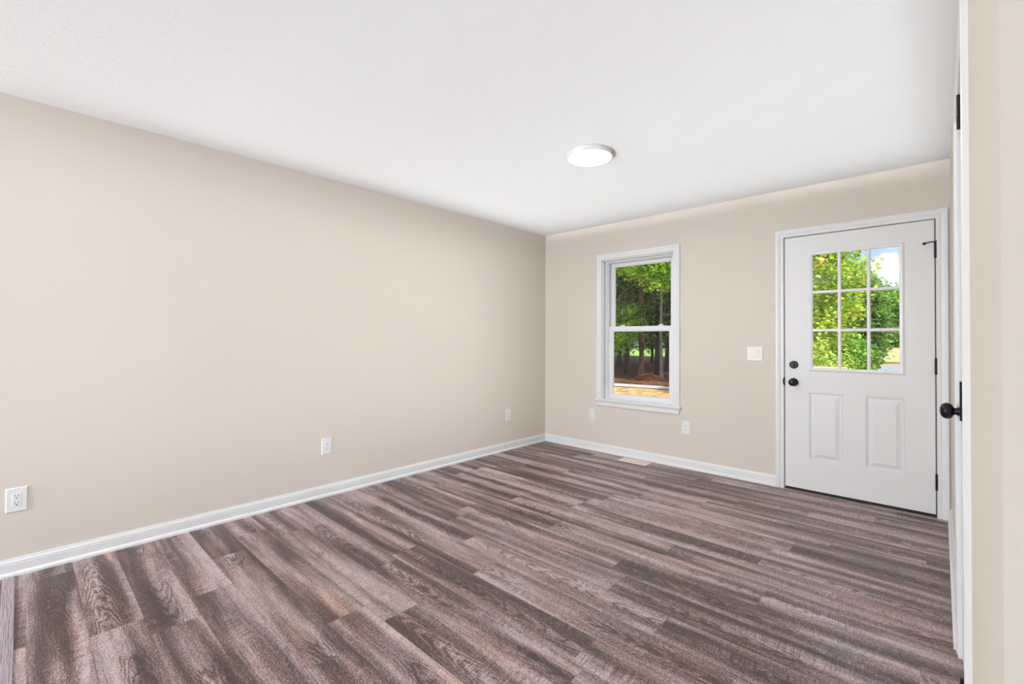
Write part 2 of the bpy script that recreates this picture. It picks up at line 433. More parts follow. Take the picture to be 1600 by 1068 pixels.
mb = MB()
mb.box(XB, XB + T_, YB, -2.45, 0, H); mb.box(XB, XB + T_, -0.55, YC, 0, H); mb.box(XB, XB + T_, -2.45, -0.55, 0, 0.78); mb.box(XB, XB + T_, -2.45, -0.55, 2.12, H)
struct(mb, 'wall_side', WALL, 'beige side wall of the space behind the camera', 'wall')

# baseboards with a bevelled top edge and a shoe at the floor: (protrusion, height)
BASE = [(0, 0), (0.022, 0), (0.022, 0.010), (0.019, 0.017), (0.014, 0.021), (0.0125, 0.023), (0.0125, 0.062), (0.011, 0.066), (0.0125, 0.070), (0.008, 0.080), (0.0065, 0.088), (0, 0.088)]
def runbase(name, a, b_, to3, label, mitre=(0, 0)):
    mb = MB(); n = len(BASE)
    vs = [to3(a + p*mitre[0], h, p) for p, h in BASE] + [to3(b_ + p*mitre[1], h, p) for p, h in BASE]
    fs = [(k, (k+1) % n, n + (k+1) % n, n + k) for k in range(n)] + [tuple(range(n)), tuple(reversed(range(n, 2*n)))]
    mb.add(vs, fs)
    return struct(mb, name, TRIM, label, 'baseboard')
runbase('baseboard_left', YB, YF, left3, 'white baseboard along the foot of the long left wall', (0, -1))
runbase('baseboard_far', XL, -0.999, far3, 'white baseboard under the window along the far wall', (1, 0))
runbase('baseboard_right', CY1 + 0.062, YF, right3, 'short white baseboard on the right wall beside the closet', (0, -1))

# seam strip at the left edge, floor glare put into its pale colour
mb = MB(); mb.box(XL + 0.02, 0.9, -0.052, -0.009, -0.001, 0.004)
LIGHTPL = patchy('pale_plank_strip', [(0.3, (0.33, 0.27, 0.29)), (0.7, (0.55, 0.47, 0.49))], 9.0, 0.4, stretch=(1, 18, 1))
struct(mb, 'trim_1', LIGHTPL, 'mauve floor seam strip at the lower left edge, glare put into its pale colour', 'floor strip', bevel=0.0015)

CASE = [(0, 0), (0, 0.009), (0.003, 0.012), (0.018, 0.012), (0.023, 0.0095), (0.028, 0.013), (0.042, 0.0165), (0.056, 0.0165), (0.0605, 0.0135), (0.0605, 0)]

# ------------------------------------------------------------------ window
win = empty('window_1', ((WX0+WX1)/2, YF, WZ0), 'white double hung window with trees outside', 'window', kind='structure')
def under(o, root):
    """parent o to a root that is not at the origin, keeping it where it is"""
    o.parent = root; o.matrix_parent_inverse = Matrix.Translation(-root.location); return o
WS = 0.572                                            # top of the stool
WCASE = [(0, 0), (0, 0.013), (0.004, 0.016), (0.030, 0.016), (0.034, 0.014), (0.038, 0.016), (0.055, 0.018), (0.0605, 0.016), (0.0605, 0)]
mb = MB(); mb.sweep([(WX1, WS), (WX1, WZ1), (WX0, WZ1), (WX0, WS)], [(-o, p) for o, p in WCASE], far3)
under(mb.build('casing', TRIM), win)
mb = MB(); mb.box(-2.737, -1.795, YF - 0.036, YF + 0.075, 0.5525, WS)
under(mb.build('window_sill', TRIM, bevel=0.005, seg=3), win)
mb = MB(); mb.sweep([(-2.724, 0.5525), (-1.812, 0.5525)], [(0, 0), (0, 0.011), (-0.012, 0.014), (-0.045, 0.016), (-0.055, 0.013), (-0.059, 0.009), (-0.059, 0)], far3)
under(mb.build('apron', TRIM), win)
mb = MB()                                             # jamb boards lining the opening
mb.box(WX0, WX0 + 0.012, YF, YF + 0.08, WS, WZ1); mb.box(WX1 - 0.012, WX1, YF, YF + 0.08, WS, WZ1); mb.box(WX0, WX1, YF, YF + 0.08, WZ1 - 0.012, WZ1)
under(mb.build('jamb', TRIM, bevel=0.001), win)
def ring(mb, x0, x1, z0, z1, wl, wr, wb, wt, y0, y1):
    mb.box(x0, x0 + wl, y0, y1, z0, z1); mb.box(x1 - wr, x1, y0, y1, z0, z1)
    mb.box(x0 + wl, x1 - wr, y0, y1, z0, z0 + wb); mb.box(x0 + wl, x1 - wr, y0, y1, z1 - wt, z1)
fx0, fx1 = WX0 + 0.012, WX1 - 0.012
mb = MB(); ring(mb, fx0, fx1, WS, WZ1 - 0.012, 0.018, 0.018, 0.012, 0.014, YF + 0.055, YF + 0.155)
ring(mb, fx0 + 0.018, fx1 - 0.018, WS + 0.010, WZ1 - 0.026, 0.010, 0.010, 0.004, 0.006, YF + 0.070, YF + 0.078)
ring(mb, fx0 + 0.018, fx1 - 0.018, WS + 0.010, WZ1 - 0.026, 0.012, 0.012, 0.004, 0.006, YF + 0.108, YF + 0.116)
under(mb.build('window_frame', VINYL, bevel=0.002), win)
sx0, sx1 = fx0 + 0.019, fx1 - 0.019
mb = MB(); ring(mb, sx0, sx1, 1.292, 2.026, 0.050, 0.050, 0.045, 0.036, YF + 0.117, YF + 0.143)
ring(mb, sx0 + 0.050, sx1 - 0.050, 1.337, 1.990, 0.006, 0.006, 0.006, 0.006, YF + 0.124, YF + 0.137)
us = under(mb.build('upper_sash', VINYL, bevel=0.003), win)
mb = MB(); mb.box(sx0 + 0.05, sx1 - 0.05, YF + 0.129, YF + 0.132, 1.34, 1.988); mb.build('pane', GLASS, us)
mb = MB(); ring(mb, sx0, sx1, 0.584, 1.345, 0.050, 0.050, 0.040, 0.049, YF + 0.080, YF + 0.107)
ring(mb, sx0 + 0.050, sx1 - 0.050, 0.624, 1.296, 0.006, 0.006, 0.006, 0.006, YF + 0.086, YF + 0.101)
ls = under(mb.build('lower_sash', VINYL, bevel=0.003), win)
mb = MB(); mb.box(sx0 + 0.05, sx1 - 0.05, YF + 0.093, YF + 0.096, 0.626, 1.294); mb.build('pane', GLASS, ls)
for cx in (-2.475, -2.045):                           # cam locks on the meeting rail
    mb = MB(); mb.box(cx - 0.032, cx + 0.032, YF + 0.082, YF + 0.106, 1.345, 1.351); mb.lathe([(0.012, 0), (0.012, 0.010), (0.009, 0.013)], (cx, YF + 0.094, 1.350), (0, 0, 1), 16)
    mb.box(cx - 0.006, cx + 0.030, YF + 0.084, YF + 0.094, 1.356, 1.363)
    mb.build('sash_lock', VINYL, ls, bevel=0.002)

# ------------------------------------------------------------------ entry door
d1 = empty('door_1', ((DX0+DX1)/2, YF, 0), 'white entry door with nine glass panes and black hardware', 'door', kind='structure')
mb = MB(); mb.sweep([(DX1 + 0.003, 0), (DX1 + 0.003, DZ + 0.003), (DX0 - 0.003, DZ + 0.003), (DX0 - 0.003, 0)], [(-o, p) for o, p in CASE], far3)
under(mb.build('casing', TRIM), d1)
mb = MB()                                             # frame lining the wall and the stop behind the slab
mb.box(DX0 - 0.001, DX0 + 0.0005, YF, YF + T_, 0, DZ); mb.box(DX1 - 0.0005, DX1 + 0.001, YF, YF + T_, 0, DZ); mb.box(DX0, DX1, YF, YF + T_, DZ - 0.0005, DZ + 0.001)
under(mb.build('door_frame', TRIM), d1)
mb = MB(); ring(mb, DX0, DX1, 0.0, DZ, 0.022, 0.022, 0.004, 0.022, YF + 0.040, YF + 0.052)
under(mb.build('weatherstrip', GASKET), d1)
mb = MB(); mb.box(DX0, DX1, YF + 0.004, YF + T_ + 0.03, -0.002, 0.008)
under(mb.build('threshold', GASKET, bevel=0.003), d1)
SX0, SX1, SZ0, SZ1 = -0.9305, -0.0275, 0.022, 2.0375  # slab
FP = 0.002                                            # slab face protrusion
GX0, GX1, GZ0, GZ1 = -0.742, -0.209, 0.985, 1.884     # glass opening
P1 = (-0.767, -0.543, 0.260, 0.797); P2 = (-0.409, -0.184, 0.260, 0.797)
mb = MB()
def face(u0, u1, v0, v1): mb.add([far3(u0, v0, FP), far3(u1, v0, FP), far3(u1, v1, FP), far3(u0, v1, FP)], [(0, 1, 2, 3)])
us_ = [SX0, P1[0], GX0, P1[1], P2[0], GX1, P2[1], SX1]
face(SX0, SX1, SZ0, P1[2]); face(SX0, P1[0], P1[2], P1[3]); face(P1[1], P2[0], P1[2], P1[3]); face(P2[1], SX1, P1[2], P1[3])
face(SX0, SX1, P1[3], GZ0); face(SX0, GX0, GZ0, GZ1); face(GX1, SX1, GZ0, GZ1); face(SX0, SX1, GZ1, SZ1)
for P in (P1, P2):
    mb.rings(P[0], P[1], P[2], P[3], [(0, FP), (0.004, FP - 0.003), (0.008, FP - 0.001), (0.014, FP - 0.009), (0.022, FP - 0.009), (0.030, FP - 0.007), (0.052, FP + 0.0005), (0.056, FP + 0.0005)], far3)
def hole(x0, x1, z0, z1, pa, pb):                     # inner edge of an opening
    mb.rings(x0, x1, z0, z1, [(0, pa), (0, pb)], far3, cap=False)
hole(GX0, GX1, GZ0, GZ1, FP, -0.038)
# outer edges and back
mb.rings(SX0, SX1, SZ0, SZ1, [(0, FP), (0, -0.038)], far3, cap=False)
for a in ((SX0, SX1, SZ0, GZ0), (SX0, GX0, GZ0, GZ1), (GX1, SX1, GZ0, GZ1), (SX0, SX1, GZ1, SZ1)):
    u0, u1, v0, v1 = a
    mb.add([far3(u0, v0, -0.038), far3(u1, v0, -0.038), far3(u1, v1, -0.038), far3(u0, v1, -0.038)], [(0, 1, 2, 3)])
slab = under(mb.build('door_slab', DOORW), d1)
# raised plastic frame of the glazing with its bars
mb = MB()
prof = [(-0.004, -0.012), (-0.004, FP + 0.004), (0.002, FP + 0.008), (0.012, FP + 0.0095), (0.018, FP + 0.006), (0.0225, FP + 0.004), (0.0235, FP), (0.0, FP - 0.012)]
mb.sweep([(GX0, GZ0), (GX0, GZ1), (GX1, GZ1), (GX1, GZ0)], prof, far3, closed=True)
bx = [GX0 + (GX1 - GX0)*k/3 for k in (1, 2)]; bz = [GZ0 + (GZ1 - GZ0)*k/3 for k in (1, 2)]
for c in bx:
    vs = []; pr = [(-0.011, -0.012), (-0.011, 0.001), (-0.006, 0.007), (0.006, 0.007), (0.011, 0.001), (0.011, -0.012)]
    mb.sweep([(c, GZ0), (c, GZ1)], pr, far3)
for c in bz:
    mb.sweep([(GX0, c), (GX1, c)], [(a, p - 0.0007) for a, p in pr], far3)
gf = mb.build('glazing_frame', VINYL, slab, bevel=0.0)
mb = MB(); mb.box(GX0 - 0.002, GX1 + 0.002, YF + 0.013, YF + 0.017, GZ0 - 0.002, GZ1 + 0.002); mb.build('pane', GLASS, slab)
mb = MB(); mb.box(SX0 + 0.002, SX1 - 0.002, YF + 0.006, YF + 0.034, 0.010, SZ0 + 0.002); mb.build('door_sweep', GASKET, slab)
# black hardware
mb = MB(); mb.lathe([(0.0315, 0), (0.0315, 0.006), (0.029, 0.011), (0.024, 0.013), (0.0235, 0.0125), (0.0235, 0.011)], (-0.868, YF - FP, 1.008), (0, -1, 0), 36)
mb.box(-0.871, -0.865, YF - FP - 0.032, YF - FP - 0.010, 0.994, 1.022)
tag(mb.build('deadbolt', BLACK, slab, smooth=True, bevel=0.0015), 'round black deadbolt turn piece')
mb = MB(); mb.lathe([(0.0325, 0), (0.0325, 0.005), (0.028, 0.010), (0.015, 0.013), (0.0125, 0.020), (0.0125, 0.032), (0.018, 0.038), (0.0255, 0.046), (0.0275, 0.054), (0.0255, 0.061), (0.019, 0.0655), (0.008, 0.067)], (-0.870, YF - FP, 0.868), (0, -1, 0), 40)
tag(mb.build('door_knob', BLACK, slab, smooth=True), 'round black door knob')
mb = MB(); hp = [(DX0 + 0.001, 0.872 - 0.031)] + [(DX0 + 0.001 - 0.011*math.cos(t_), 0.872 + 0.031*math.sin(t_)) for t_ in [-PI/2 + PI*i/12 for i in range(1, 12)]] + [(DX0 + 0.001, 0.872 + 0.031)]
nh = len(hp); mb.add([(u, YF - 0.0185, v) for u, v in hp] + [(u, YF + 0.002, v) for u, v in hp], [tuple(range(nh)), tuple(reversed(range(nh, 2*nh)))] + [(i, (i+1) % nh, nh + (i+1) % nh, nh + i) for i in range(nh)])
mb.box(DX0 - 0.003, DX0 + 0.0015, YF - 0.011, YF + 0.012, 0.835, 0.905)
under(mb.build('strike_plate', BLACK, smooth=True), d1)
for k, zc in enumerate((1.828, 1.031, 0.242)):
    mb = MB(); hx, hy = SX1 + 0.0045, YF - 0.0085
    for j in range(5): mb.lathe([(0.0072, 0.0004), (0.0072, 0.0206)], (hx, hy, zc - 0.0525 + 0.021*j), (0, 0, 1), 16)
    mb.lathe([(0.005, 0), (0.0062, 0.003), (0.004, 0.006)], (hx, hy, zc + 0.0525), (0, 0, 1), 16)
    mb.lathe([(0.004, -0.004), (0.0062, -0.001), (0.005, 0.001)], (hx, hy, zc - 0.0525), (0, 0, 1), 16)
    mb.box(hx - 0.0042, hx - 0.001, hy, YF + 0.03, zc - 0.052, zc + 0.052); mb.box(hx + 0.001, hx + 0.0042, hy, YF + 0.03, zc - 0.052, zc + 0.052)
    hg = under(mb.build('hinge', BLACK, smooth=True), d1)
    if k == 0:                                        # hinge pin stop with a rubber tip
        mb = MB(); mb.lathe([(0.010, 0), (0.010, 0.006)], (hx, hy, zc + 0.054), (0, 0, 1), 16)
        mb.tube([(hx, hy, zc + 0.057), (hx - 0.022, hy - 0.006, zc + 0.057), (hx - 0.042, hy - 0.003, zc + 0.055), (hx - 0.050, hy + 0.000, zc + 0.052)], [0.0038, 0.0035, 0.0035, 0.004], 10)
        mb.lathe([(0.0075, 0), (0.0085, 0.003), (0.0085, 0.010), (0.007, 0.012)], (hx - 0.060, hy - 0.004, zc + 0.050), (0.55, 0.75, 0), 16)
        mb.build('door_stop', BLACK, hg, smooth=True)

# ------------------------------------------------------------------ closet door in the right wall
d2 = empty('door_2', (XR, (CY0+CY1)/2, 0), 'white closet door seen edge on with a black ball knob', 'door', kind='structure')
mb = MB(); mb.sweep([(CY0 - 0.004, 0), (CY0 - 0.004, CZ + 0.004), (CY1 + 0.004, CZ + 0.004), (CY1 + 0.004, 0)], [(o, p*0.86) for o, p in CASE], right3)
under(mb.build('casing', TRIM), d2)
mb = MB(); mb.box(XR, XR + 0.12, CY0 - 0.001, CY0 + 0.0005, 0, CZ); mb.box(XR, XR + 0.12, CY1 - 0.0005, CY1 + 0.001, 0, CZ); mb.box(XR, XR + 0.12, CY0, CY1, CZ - 0.0005, CZ + 0.001)
mb.box(XR + 0.042, XR + 0.054, CY0, CY0 + 0.03, 0, CZ); mb.box(XR + 0.042, XR + 0.054, CY1 - 0.03, CY1, 0, CZ)
under(mb.build('door_frame', TRIM), d2)
mb = MB(); FQ = -0.003; a0, a1, b0, b1 = CY0 + 0.004, CY1 - 0.004, 0.012, CZ - 0.004
pans = [(a0 + 0.11, a0 + 0.345, z0, z1) for z0, z1 in ((0.24, 0.80), (0.96, 1.60), (1.70, 1.92))] + [(a1 - 0.345, a1 - 0.11, z0, z1) for z0, z1 in ((0.24, 0.80), (0.96, 1.60), (1.70, 1.92))]
def qf(u0, u1, v0, v1, p=FQ): mb.add([right3(u0, v0, p), right3(u1, v0, p), right3(u1, v1, p), right3(u0, v1, p)], [(0, 1, 2, 3)])
zs = [b0, 0.24, 0.80, 0.96, 1.60, 1.70, 1.92, b1]
for k in range(7):
    if k % 2 == 0: qf(a0, a1, zs[k], zs[k+1])
    else:
        qf(a0, a0 + 0.11, zs[k], zs[k+1]); qf(a0 + 0.345, a1 - 0.345, zs[k], zs[k+1]); qf(a1 - 0.11, a1, zs[k], zs[k+1])
for P in pans: mb.rings(*P, [(0, FQ), (0.012, FQ - 0.007), (0.020, FQ - 0.007), (0.045, FQ - 0.001)], right3)
mb.rings(a0, a1, b0, b1, [(0, FQ), (0, FQ - 0.035)], right3)
ds = under(mb.build('door_slab', DOORW), d2)
KY, KZ = 2.365, 0.947
mb = MB(); mb.rings(KY - 0.030, KY + 0.030, KZ - 0.031, KZ + 0.111, [(0, FQ), (0, FQ + 0.004), (0.002, FQ + 0.006)], right3)
mb.rings(KY - 0.030, KY + 0.030, KZ - 0.031, KZ + 0.111, [(0, FQ - 0.001)], right3)
es = mb.build('escutcheon', BLACK, ds)
mb = MB(); mb.lathe([(0.016, 0.004), (0.0155, 0.010), (0.0135, 0.013), (0.0125, 0.020), (0.0145, 0.022), (0.021, 0.0245), (0.027, 0.030), (0.0295, 0.037), (0.0295, 0.042), (0.0275, 0.049), (0.022, 0.055), (0.013, 0.059), (0.004, 0.060)], (XR - FQ, KY, KZ), (-1, 0, 0), 40)
tag(mb.build('door_knob', BLACK, ds, smooth=True), 'black ball door knob')
for zc in (1.806, 1.06, 0.292):
    mb = MB(); hx, hy = XR - 0.0150, CY0 + 0.002
    for j in range(5): mb.lathe([(0.0055, 0.0004), (0.0055, 0.0176)], (hx, hy, zc - 0.045 + 0.018*j), (0, 0, 1), 16)
    mb.box(hx, XR + 0.02, hy - 0.0015, hy + 0.0015, zc - 0.045, zc + 0.045)
    if zc != 1.06: under(mb.build('hinge', BLACK, smooth=True), d2)

# ------------------------------------------------------------------ electrical fittings
def plate_outline(mb, w, h, th, to3, cu, cv, p0=0.0):
    mb.rings(cu - w/2, cu + w/2, cv - h/2, cv + h/2, [(0, p0), (0, p0 + th*0.45), (0.0035, p0 + th)], to3)
    mb.rings(cu - w/2, cu + w/2, cv - h/2, cv + h/2, [(0, p0)], to3)
def slot_parts(cu, cv, to3, p, rec):
    """the three dark openings of one socket, each a part of its receptacle"""
    for du, hh in ((-0.0064, 0.0080), (0.0064, 0.0065)):
        mb = MB(); mb.rings(cu + du - 0.0012, cu + du + 0.0012, cv + 0.0045 - hh/2, cv + 0.0045 + hh/2, [(0, p - 0.002), (0, p + 0.0003)], to3); mb.build('slot', SLOT, rec)
    mb = MB(); mb.add([to3(cu + 0.0030*math.cos(a), cv - 0.0075 + 0.0030*math.sin(a), p + 0.0003) for a in [2*PI*i/14 for i in range(14)]], [tuple(range(14))]); mb.build('ground_hole', SLOT, rec)
def screw(mb, u, v, to3, p):
    mb.add([to3(u + 0.0026*math.cos(2*PI*i/12), v + 0.0026*math.sin(2*PI*i/12), p) for i in range(12)], [tuple(range(12))])
def outlet(to3, u, label, decora):
    v = 0.382; root = empty('wall_outlet', to3(u, v, 0), label, 'outlet', 'white wall outlets')
    mb = MB(); plate_outline(mb, 0.0765, 0.122, 0.0055, to3, u, v)
    for dv in ((0.0485, -0.0485) if decora else (0.0,)): screw(mb, u, v + dv, to3, 0.0062)
    under(mb.build('cover_plate', PLATE), root)
    if decora:
        mb = MB(); mb.rings(u - 0.0168, u + 0.0168, v - 0.0335, v + 0.0335, [(-0.0012, 0.0040), (-0.0012, 0.0056), (0.0002, 0.0052), (0.0008, 0.0062), (0.002, 0.0066)], to3)
        rec = under(mb.build('receptacle', PLATE), root)
        for dv in (0.0175, -0.0175): slot_parts(u, v + dv, to3, 0.0067, rec)
    else:
        for dv in (0.0195, -0.0195):
            mb = MB(); vs = []; n = 24
            for p in (0.004, 0.0075):
                for i in range(n):
                    a = 2*PI*i/n; vs.append(to3(u + 0.0170*math.cos(a), v + dv + max(-0.0130, min(0.0130, 0.0172*math.sin(a))), p))
            mb.add(vs, [(i, (i+1) % n, n + (i+1) % n, n + i) for i in range(n)] + [tuple(range(n, 2*n))])
            rec = under(mb.build('receptacle', PLATE), root)
            slot_parts(u, v + dv, to3, 0.0076, rec)
    return root
outlet(left3, -0.008, 'white rectangular outlet low on left wall, nearest the picture edge', True)
outlet(left3, 1.609, 'white rectangular outlet low on left wall, midway along it', True)
outlet(left3, 3.632, 'white outlet low on left wall, close to the room corner', False)
outlet(far3, -2.787, 'white outlet on far wall below the left end of the window sill', False)
outlet(far3, -1.752, 'white outlet on far wall right of the window, above the baseboard', False)

su, sv = -1.158, 1.089
sw = empty('light_switch', far3(su, sv, 0), 'ivory double rocker light switch on far wall between window and door', 'light switch')
mb = MB(); plate_outline(mb, 0.122, 0.122, 0.0055, far3, su, sv); under(mb.build('cover_plate', IVORY), sw)
for du, flip in ((-0.023, 1), (0.023, -1)):
    mb = MB(); u0, u1, v0, v1 = su + du - 0.0168, su + du + 0.0168, sv - 0.0335, sv + 0.0335
    mb.rings(u0, u1, v0, v1, [(-0.0012, 0.004), (-0.0012, 0.0060), (0.0004, 0.0052)], far3, cap=False)
    pt, pb = (0.0105, 0.0062) if flip < 0 else (0.0062, 0.0100)
    mb.add([far3(u0, v0, 0.005), far3(u1, v0, 0.005), far3(u1, v1, 0.005), far3(u0, v1, 0.005), far3(u0, v0, pb), far3(u1, v0, pb), far3(u1, sv, 0.0075), far3(u0, sv, 0.0075), far3(u1, v1, pt), far3(u0, v1, pt)],
           [(4, 5, 6, 7), (7, 6, 8, 9), (0, 1, 5, 4), (3, 2, 8, 9), (0, 4, 7, 9, 3), (1, 2, 8, 6, 5)])
    under(mb.build('rocker', IVORY), sw)

# ------------------------------------------------------------------ ceiling lamp
LX, LY, LR = -1.690, 2.560, 0.150
lamp = empty('ceiling_light', (LX, LY, H), 'round flat white ceiling light in the middle of the ceiling', 'ceiling light')
mb = MB(); mb.lathe([(LR - 0.006, 0), (LR - 0.001, 0.003), (LR, 0.010), (LR, 0.026), (LR - 0.003, 0.0315), (LR - 0.010, 0.034), (LR - 0.012, 0.030)], (LX, LY, H), (0, 0, -1), 72)
under(mb.build('rim', RIM, smooth=True), lamp)
mb = MB(); mb.lathe([(LR - 0.011, 0.030), (LR - 0.0115, 0.0335), (LR - 0.03, 0.0345)], (LX, LY, H), (0, 0, -1), 72)
under(mb.build('diffuser', DIFF, smooth=True), lamp)

# ------------------------------------------------------------------ floor register
VX0, VX1, VY0, VY1 = -2.366, -2.069, 4.084, 4.221
vent = empty('floor_vent', ((VX0+VX1)/2, (VY0+VY1)/2, 0), 'almond metal floor vent beside the far baseboard under the window', 'floor vent')
def flo3(u, v, p): return (u, v, p)
mb = MB(); fr = 0.020
prof = [(0, 0.0), (0, 0.002), (0.003, 0.0045), (fr - 0.002, 0.0045), (fr, 0.003), (fr, 0.0)]
mb.sweep([(VX0, VY0), (VX1, VY0), (VX1, VY1), (VX0, VY1)], prof, flo3, closed=True)
under(mb.build('vent_frame', VENTM), vent)
mb = MB(); mb.box(VX0 + fr, VX1 - fr, VY0 + fr, VY1 - fr, 0.0003, 0.0009)
under(mb.build('vent_backing', SLOT), vent)
mb = MB(); n = 24; iy0, iy1 = VY0 + fr, VY1 - fr
for r in range(2):
    ya = iy0 + r*(iy1 - iy0)/2 + 0.002; yb = iy0 + (r+1)*(iy1 - iy0)/2 - 0.002
    for k in range(n):
        xx = VX0 + fr + (VX1 - VX0 - 2*fr)*(k + 0.5)/n; mb.box(xx - 0.0036, xx + 0.0036, ya, yb, 0.001, 0.0042)
mb.box(VX0 + fr, VX1 - fr, (iy0+iy1)/2 - 0.003, (iy0+iy1)/2 + 0.003, 0.001, 0.0043)
mb.box(VX0 + fr, VX1 - fr, iy0 - 0.001, iy0 + 0.003, 0.001, 0.0043); mb.box(VX0 + fr, VX1 - fr, iy1 - 0.003, iy1 + 0.001, 0.001, 0.0043)
under(mb.build('vent_grille', VENTM), vent)
mb = MB(); mb.box(VX1 - fr - 0.030, VX1 - fr - 0.024, (iy0+iy1)/2 - 0.008, (iy0+iy1)/2 + 0.008, 0.004, 0.009)
under(mb.build('damper_lever', VENTM, bevel=0.001), vent)

# ------------------------------------------------------------------ outside: ground
def ground_z(x, y):
    hill = max(0.0, min(1.0, (y - 46.0)/50.0)); hill = hill*hill*(3 - 2*hill)
    return GZ + 1.1*hill*max(0.0, min(1.0, (x + 26.0)/14.0))
def ground_patch(name, x0, x1, y0, y1, nx, ny, mat, label, cat, dz=0.0, path=None, width=None):
    vs = []; fs = []
    for j in range(ny + 1):
        for i in range(nx + 1):
            x = x0 + (x1 - x0)*i/nx; y = y0 + (y1 - y0)*j/ny
            vs.append((x, y, ground_z(x, y) + dz))
    for j in range(ny):
        for i in range(nx):
            a = j*(nx+1) + i; fs.append((a, a+1, a+nx+2, a+nx+1))
    mb = MB(); mb.add(vs, fs)
    return tag(mb.build(name, mat, smooth=True), label, cat, kind='structure')
DRYGRASS = patchy('dry_grass', [(0.30, (0.20, 0.20, 0.06)), (0.46, (0.40, 0.31, 0.13)), (0.60, (0.50, 0.36, 0.19)), (0.72, (0.30, 0.34, 0.09))], 2.6)
STRAW = patchy('straw_covered_earth', [(0.32, (0.16, 0.085, 0.03)), (0.45, (0.36, 0.21, 0.08)), (0.57, (0.50, 0.32, 0.14)), (0.70, (0.66, 0.48, 0.28))], 4.2, detail=7.0, stretch=(1, 0.6, 1))
LITTER = patchy('leaf_litter', [(0.34, (0.025, 0.014, 0.009)), (0.50, (0.075, 0.034, 0.018)), (0.62, (0.24, 0.095, 0.04)), (0.75, (0.06, 0.06, 0.02))], 5.0, detail=7.0)
GRAVEL = patchy('pale_gravel', [(0.3, (0.34, 0.30, 0.25)), (0.7, (0.58, 0.53, 0.46))], 8.0, detail=6.0)
ASPHALT = patchy('grey_asphalt', [(0.3, (0.20, 0.21, 0.24)), (0.7, (0.32, 0.33, 0.37))], 5.0)
GREENFIELD = patchy('green_field_grass', [(0.3, (0.13, 0.24, 0.04)), (0.7, (0.28, 0.40, 0.11))], 2.0)
ground_patch('ground', -60, 40, YF + T_, 120, 50, 60, DRYGRASS, 'dry yellow grass ground outside the house', 'ground')
ground_patch('straw_ground', -30, -3.6, YF + T_ + 0.1, 17.3, 6, 4, STRAW, 'tan straw strewn ground outside below the window', 'ground', 0.012)
ground_patch('forest_floor', -40, -4.0, 15.6, 42, 12, 8, LITTER, 'brown leaf litter floor under the forest trees', 'ground', 0.02)
ground_patch('green_field', -60, -10.0, 42.0, 110, 12, 10, GREENFIELD, 'bright green field seen between the forest trunks', 'ground', 0.03)
def ribbon(name, pts, w, mat, label, cat, dz):
    P = [Vector(p) for p in pts]; vs = []; fs = []; D = []
    fine = []
    for k in range(len(P) - 1):
        for s_ in range(6): fine.append(P[k].lerp(P[k+1], s_/6))
    fine.append(P[-1])
    for k, p in enumerate(fine):
        t = (fine[min(k+1, len(fine)-1)] - fine[max(k-1, 0)]).normalized(); nrm = Vector((-t.y, t.x))
        for s_ in (-1, 1):
            q = p + nrm*w*0.5*s_; vs.append((q.x, q.y, ground_z(q.x, q.y) + dz))
    for k in range(len(fine) - 1): fs.append((2*k, 2*k+1, 2*k+3, 2*k+2))
    mb = MB(); mb.add(vs, fs); return tag(mb.build(name, mat), label, cat, kind='structure')
ribbon('gravel_path', [(-30, 14.6), (-12, 14.9), (-8.8, 15.0), (-4.5, 15.6), (-3.4, 18)], 0.9, GRAVEL, 'pale gravel strip in front of the forest edge', 'path', 0.035)
ribbon('road', [(-5.5, 27.5), (-2.2, 33.5), (1.5, 38.5), (8, 45), (20, 52)], 6.0, ASPHALT, 'grey asphalt road at the lower right of the door glass', 'road', 0.04)

# ------------------------------------------------------------------ porch
pr = empty('porch', (-0.8, YF + T_, GZ), 'raw pine porch landing with rail outside the entry door', 'porch')
mb = MB()
for k in range(10): mb.box(-1.34, 0.95, YF + T_ + 0.02 + 0.145*k, YF + T_ + 0.02 + 0.145*k + 0.138, -0.055, -0.018)
under(mb.build('deck_boards', PINE), pr)
mb = MB(); mb.box(-1.34, 0.95, 5.83, 5.87, -0.25, -0.055); mb.box(-1.34, -1.30, YF + T_ + 0.02, 5.83, -0.25, -0.055); mb.box(0.91, 0.95, YF + T_ + 0.02, 5.83, -0.25, -0.055)
under(mb.build('skirt_board', PINE), pr)
for px, py in ((-1.29, 5.80), (-0.775, 5.80), (-1.29, 4.52)):
    mb = MB(); mb.box(px - 0.045, px + 0.045, py - 0.045, py + 0.045, GZ, 0.885); under(mb.build('post', PINE), pr)
mb = MB(); mb.box(-1.37, -0.705, 5.73, 5.87, 0.887, 0.925); under(mb.build('top_rail', PINE, bevel=0.004), pr)
mb = MB(); mb.box(-1.36, -1.22, YF + T_ + 0.03, 5.73, 0.887, 0.925); under(mb.build('top_rail', PINE, bevel=0.004), pr)
mb = MB(); mb.box(-1.245, -0.82, 5.78, 5.82, 0.06, 0.10); mb.box(-1.31, -1.27, 4.565, 5.755, 0.06, 0.10); under(mb.build('bottom_rail', PINE), pr)
for k in range(4):
    mb = MB(); xx = -1.19 + 0.11*k; mb.box(xx - 0.018, xx + 0.018, 5.785, 5.815, 0.10, 0.887); under(mb.build('baluster', PINE), pr)
for k in range(8):
    mb = MB(); yy = 4.68 + 0.14*k; mb.box(-1.305, -1.275, yy - 0.018, yy + 0.018, 0.10, 0.887); under(mb.build('baluster', PINE), pr)

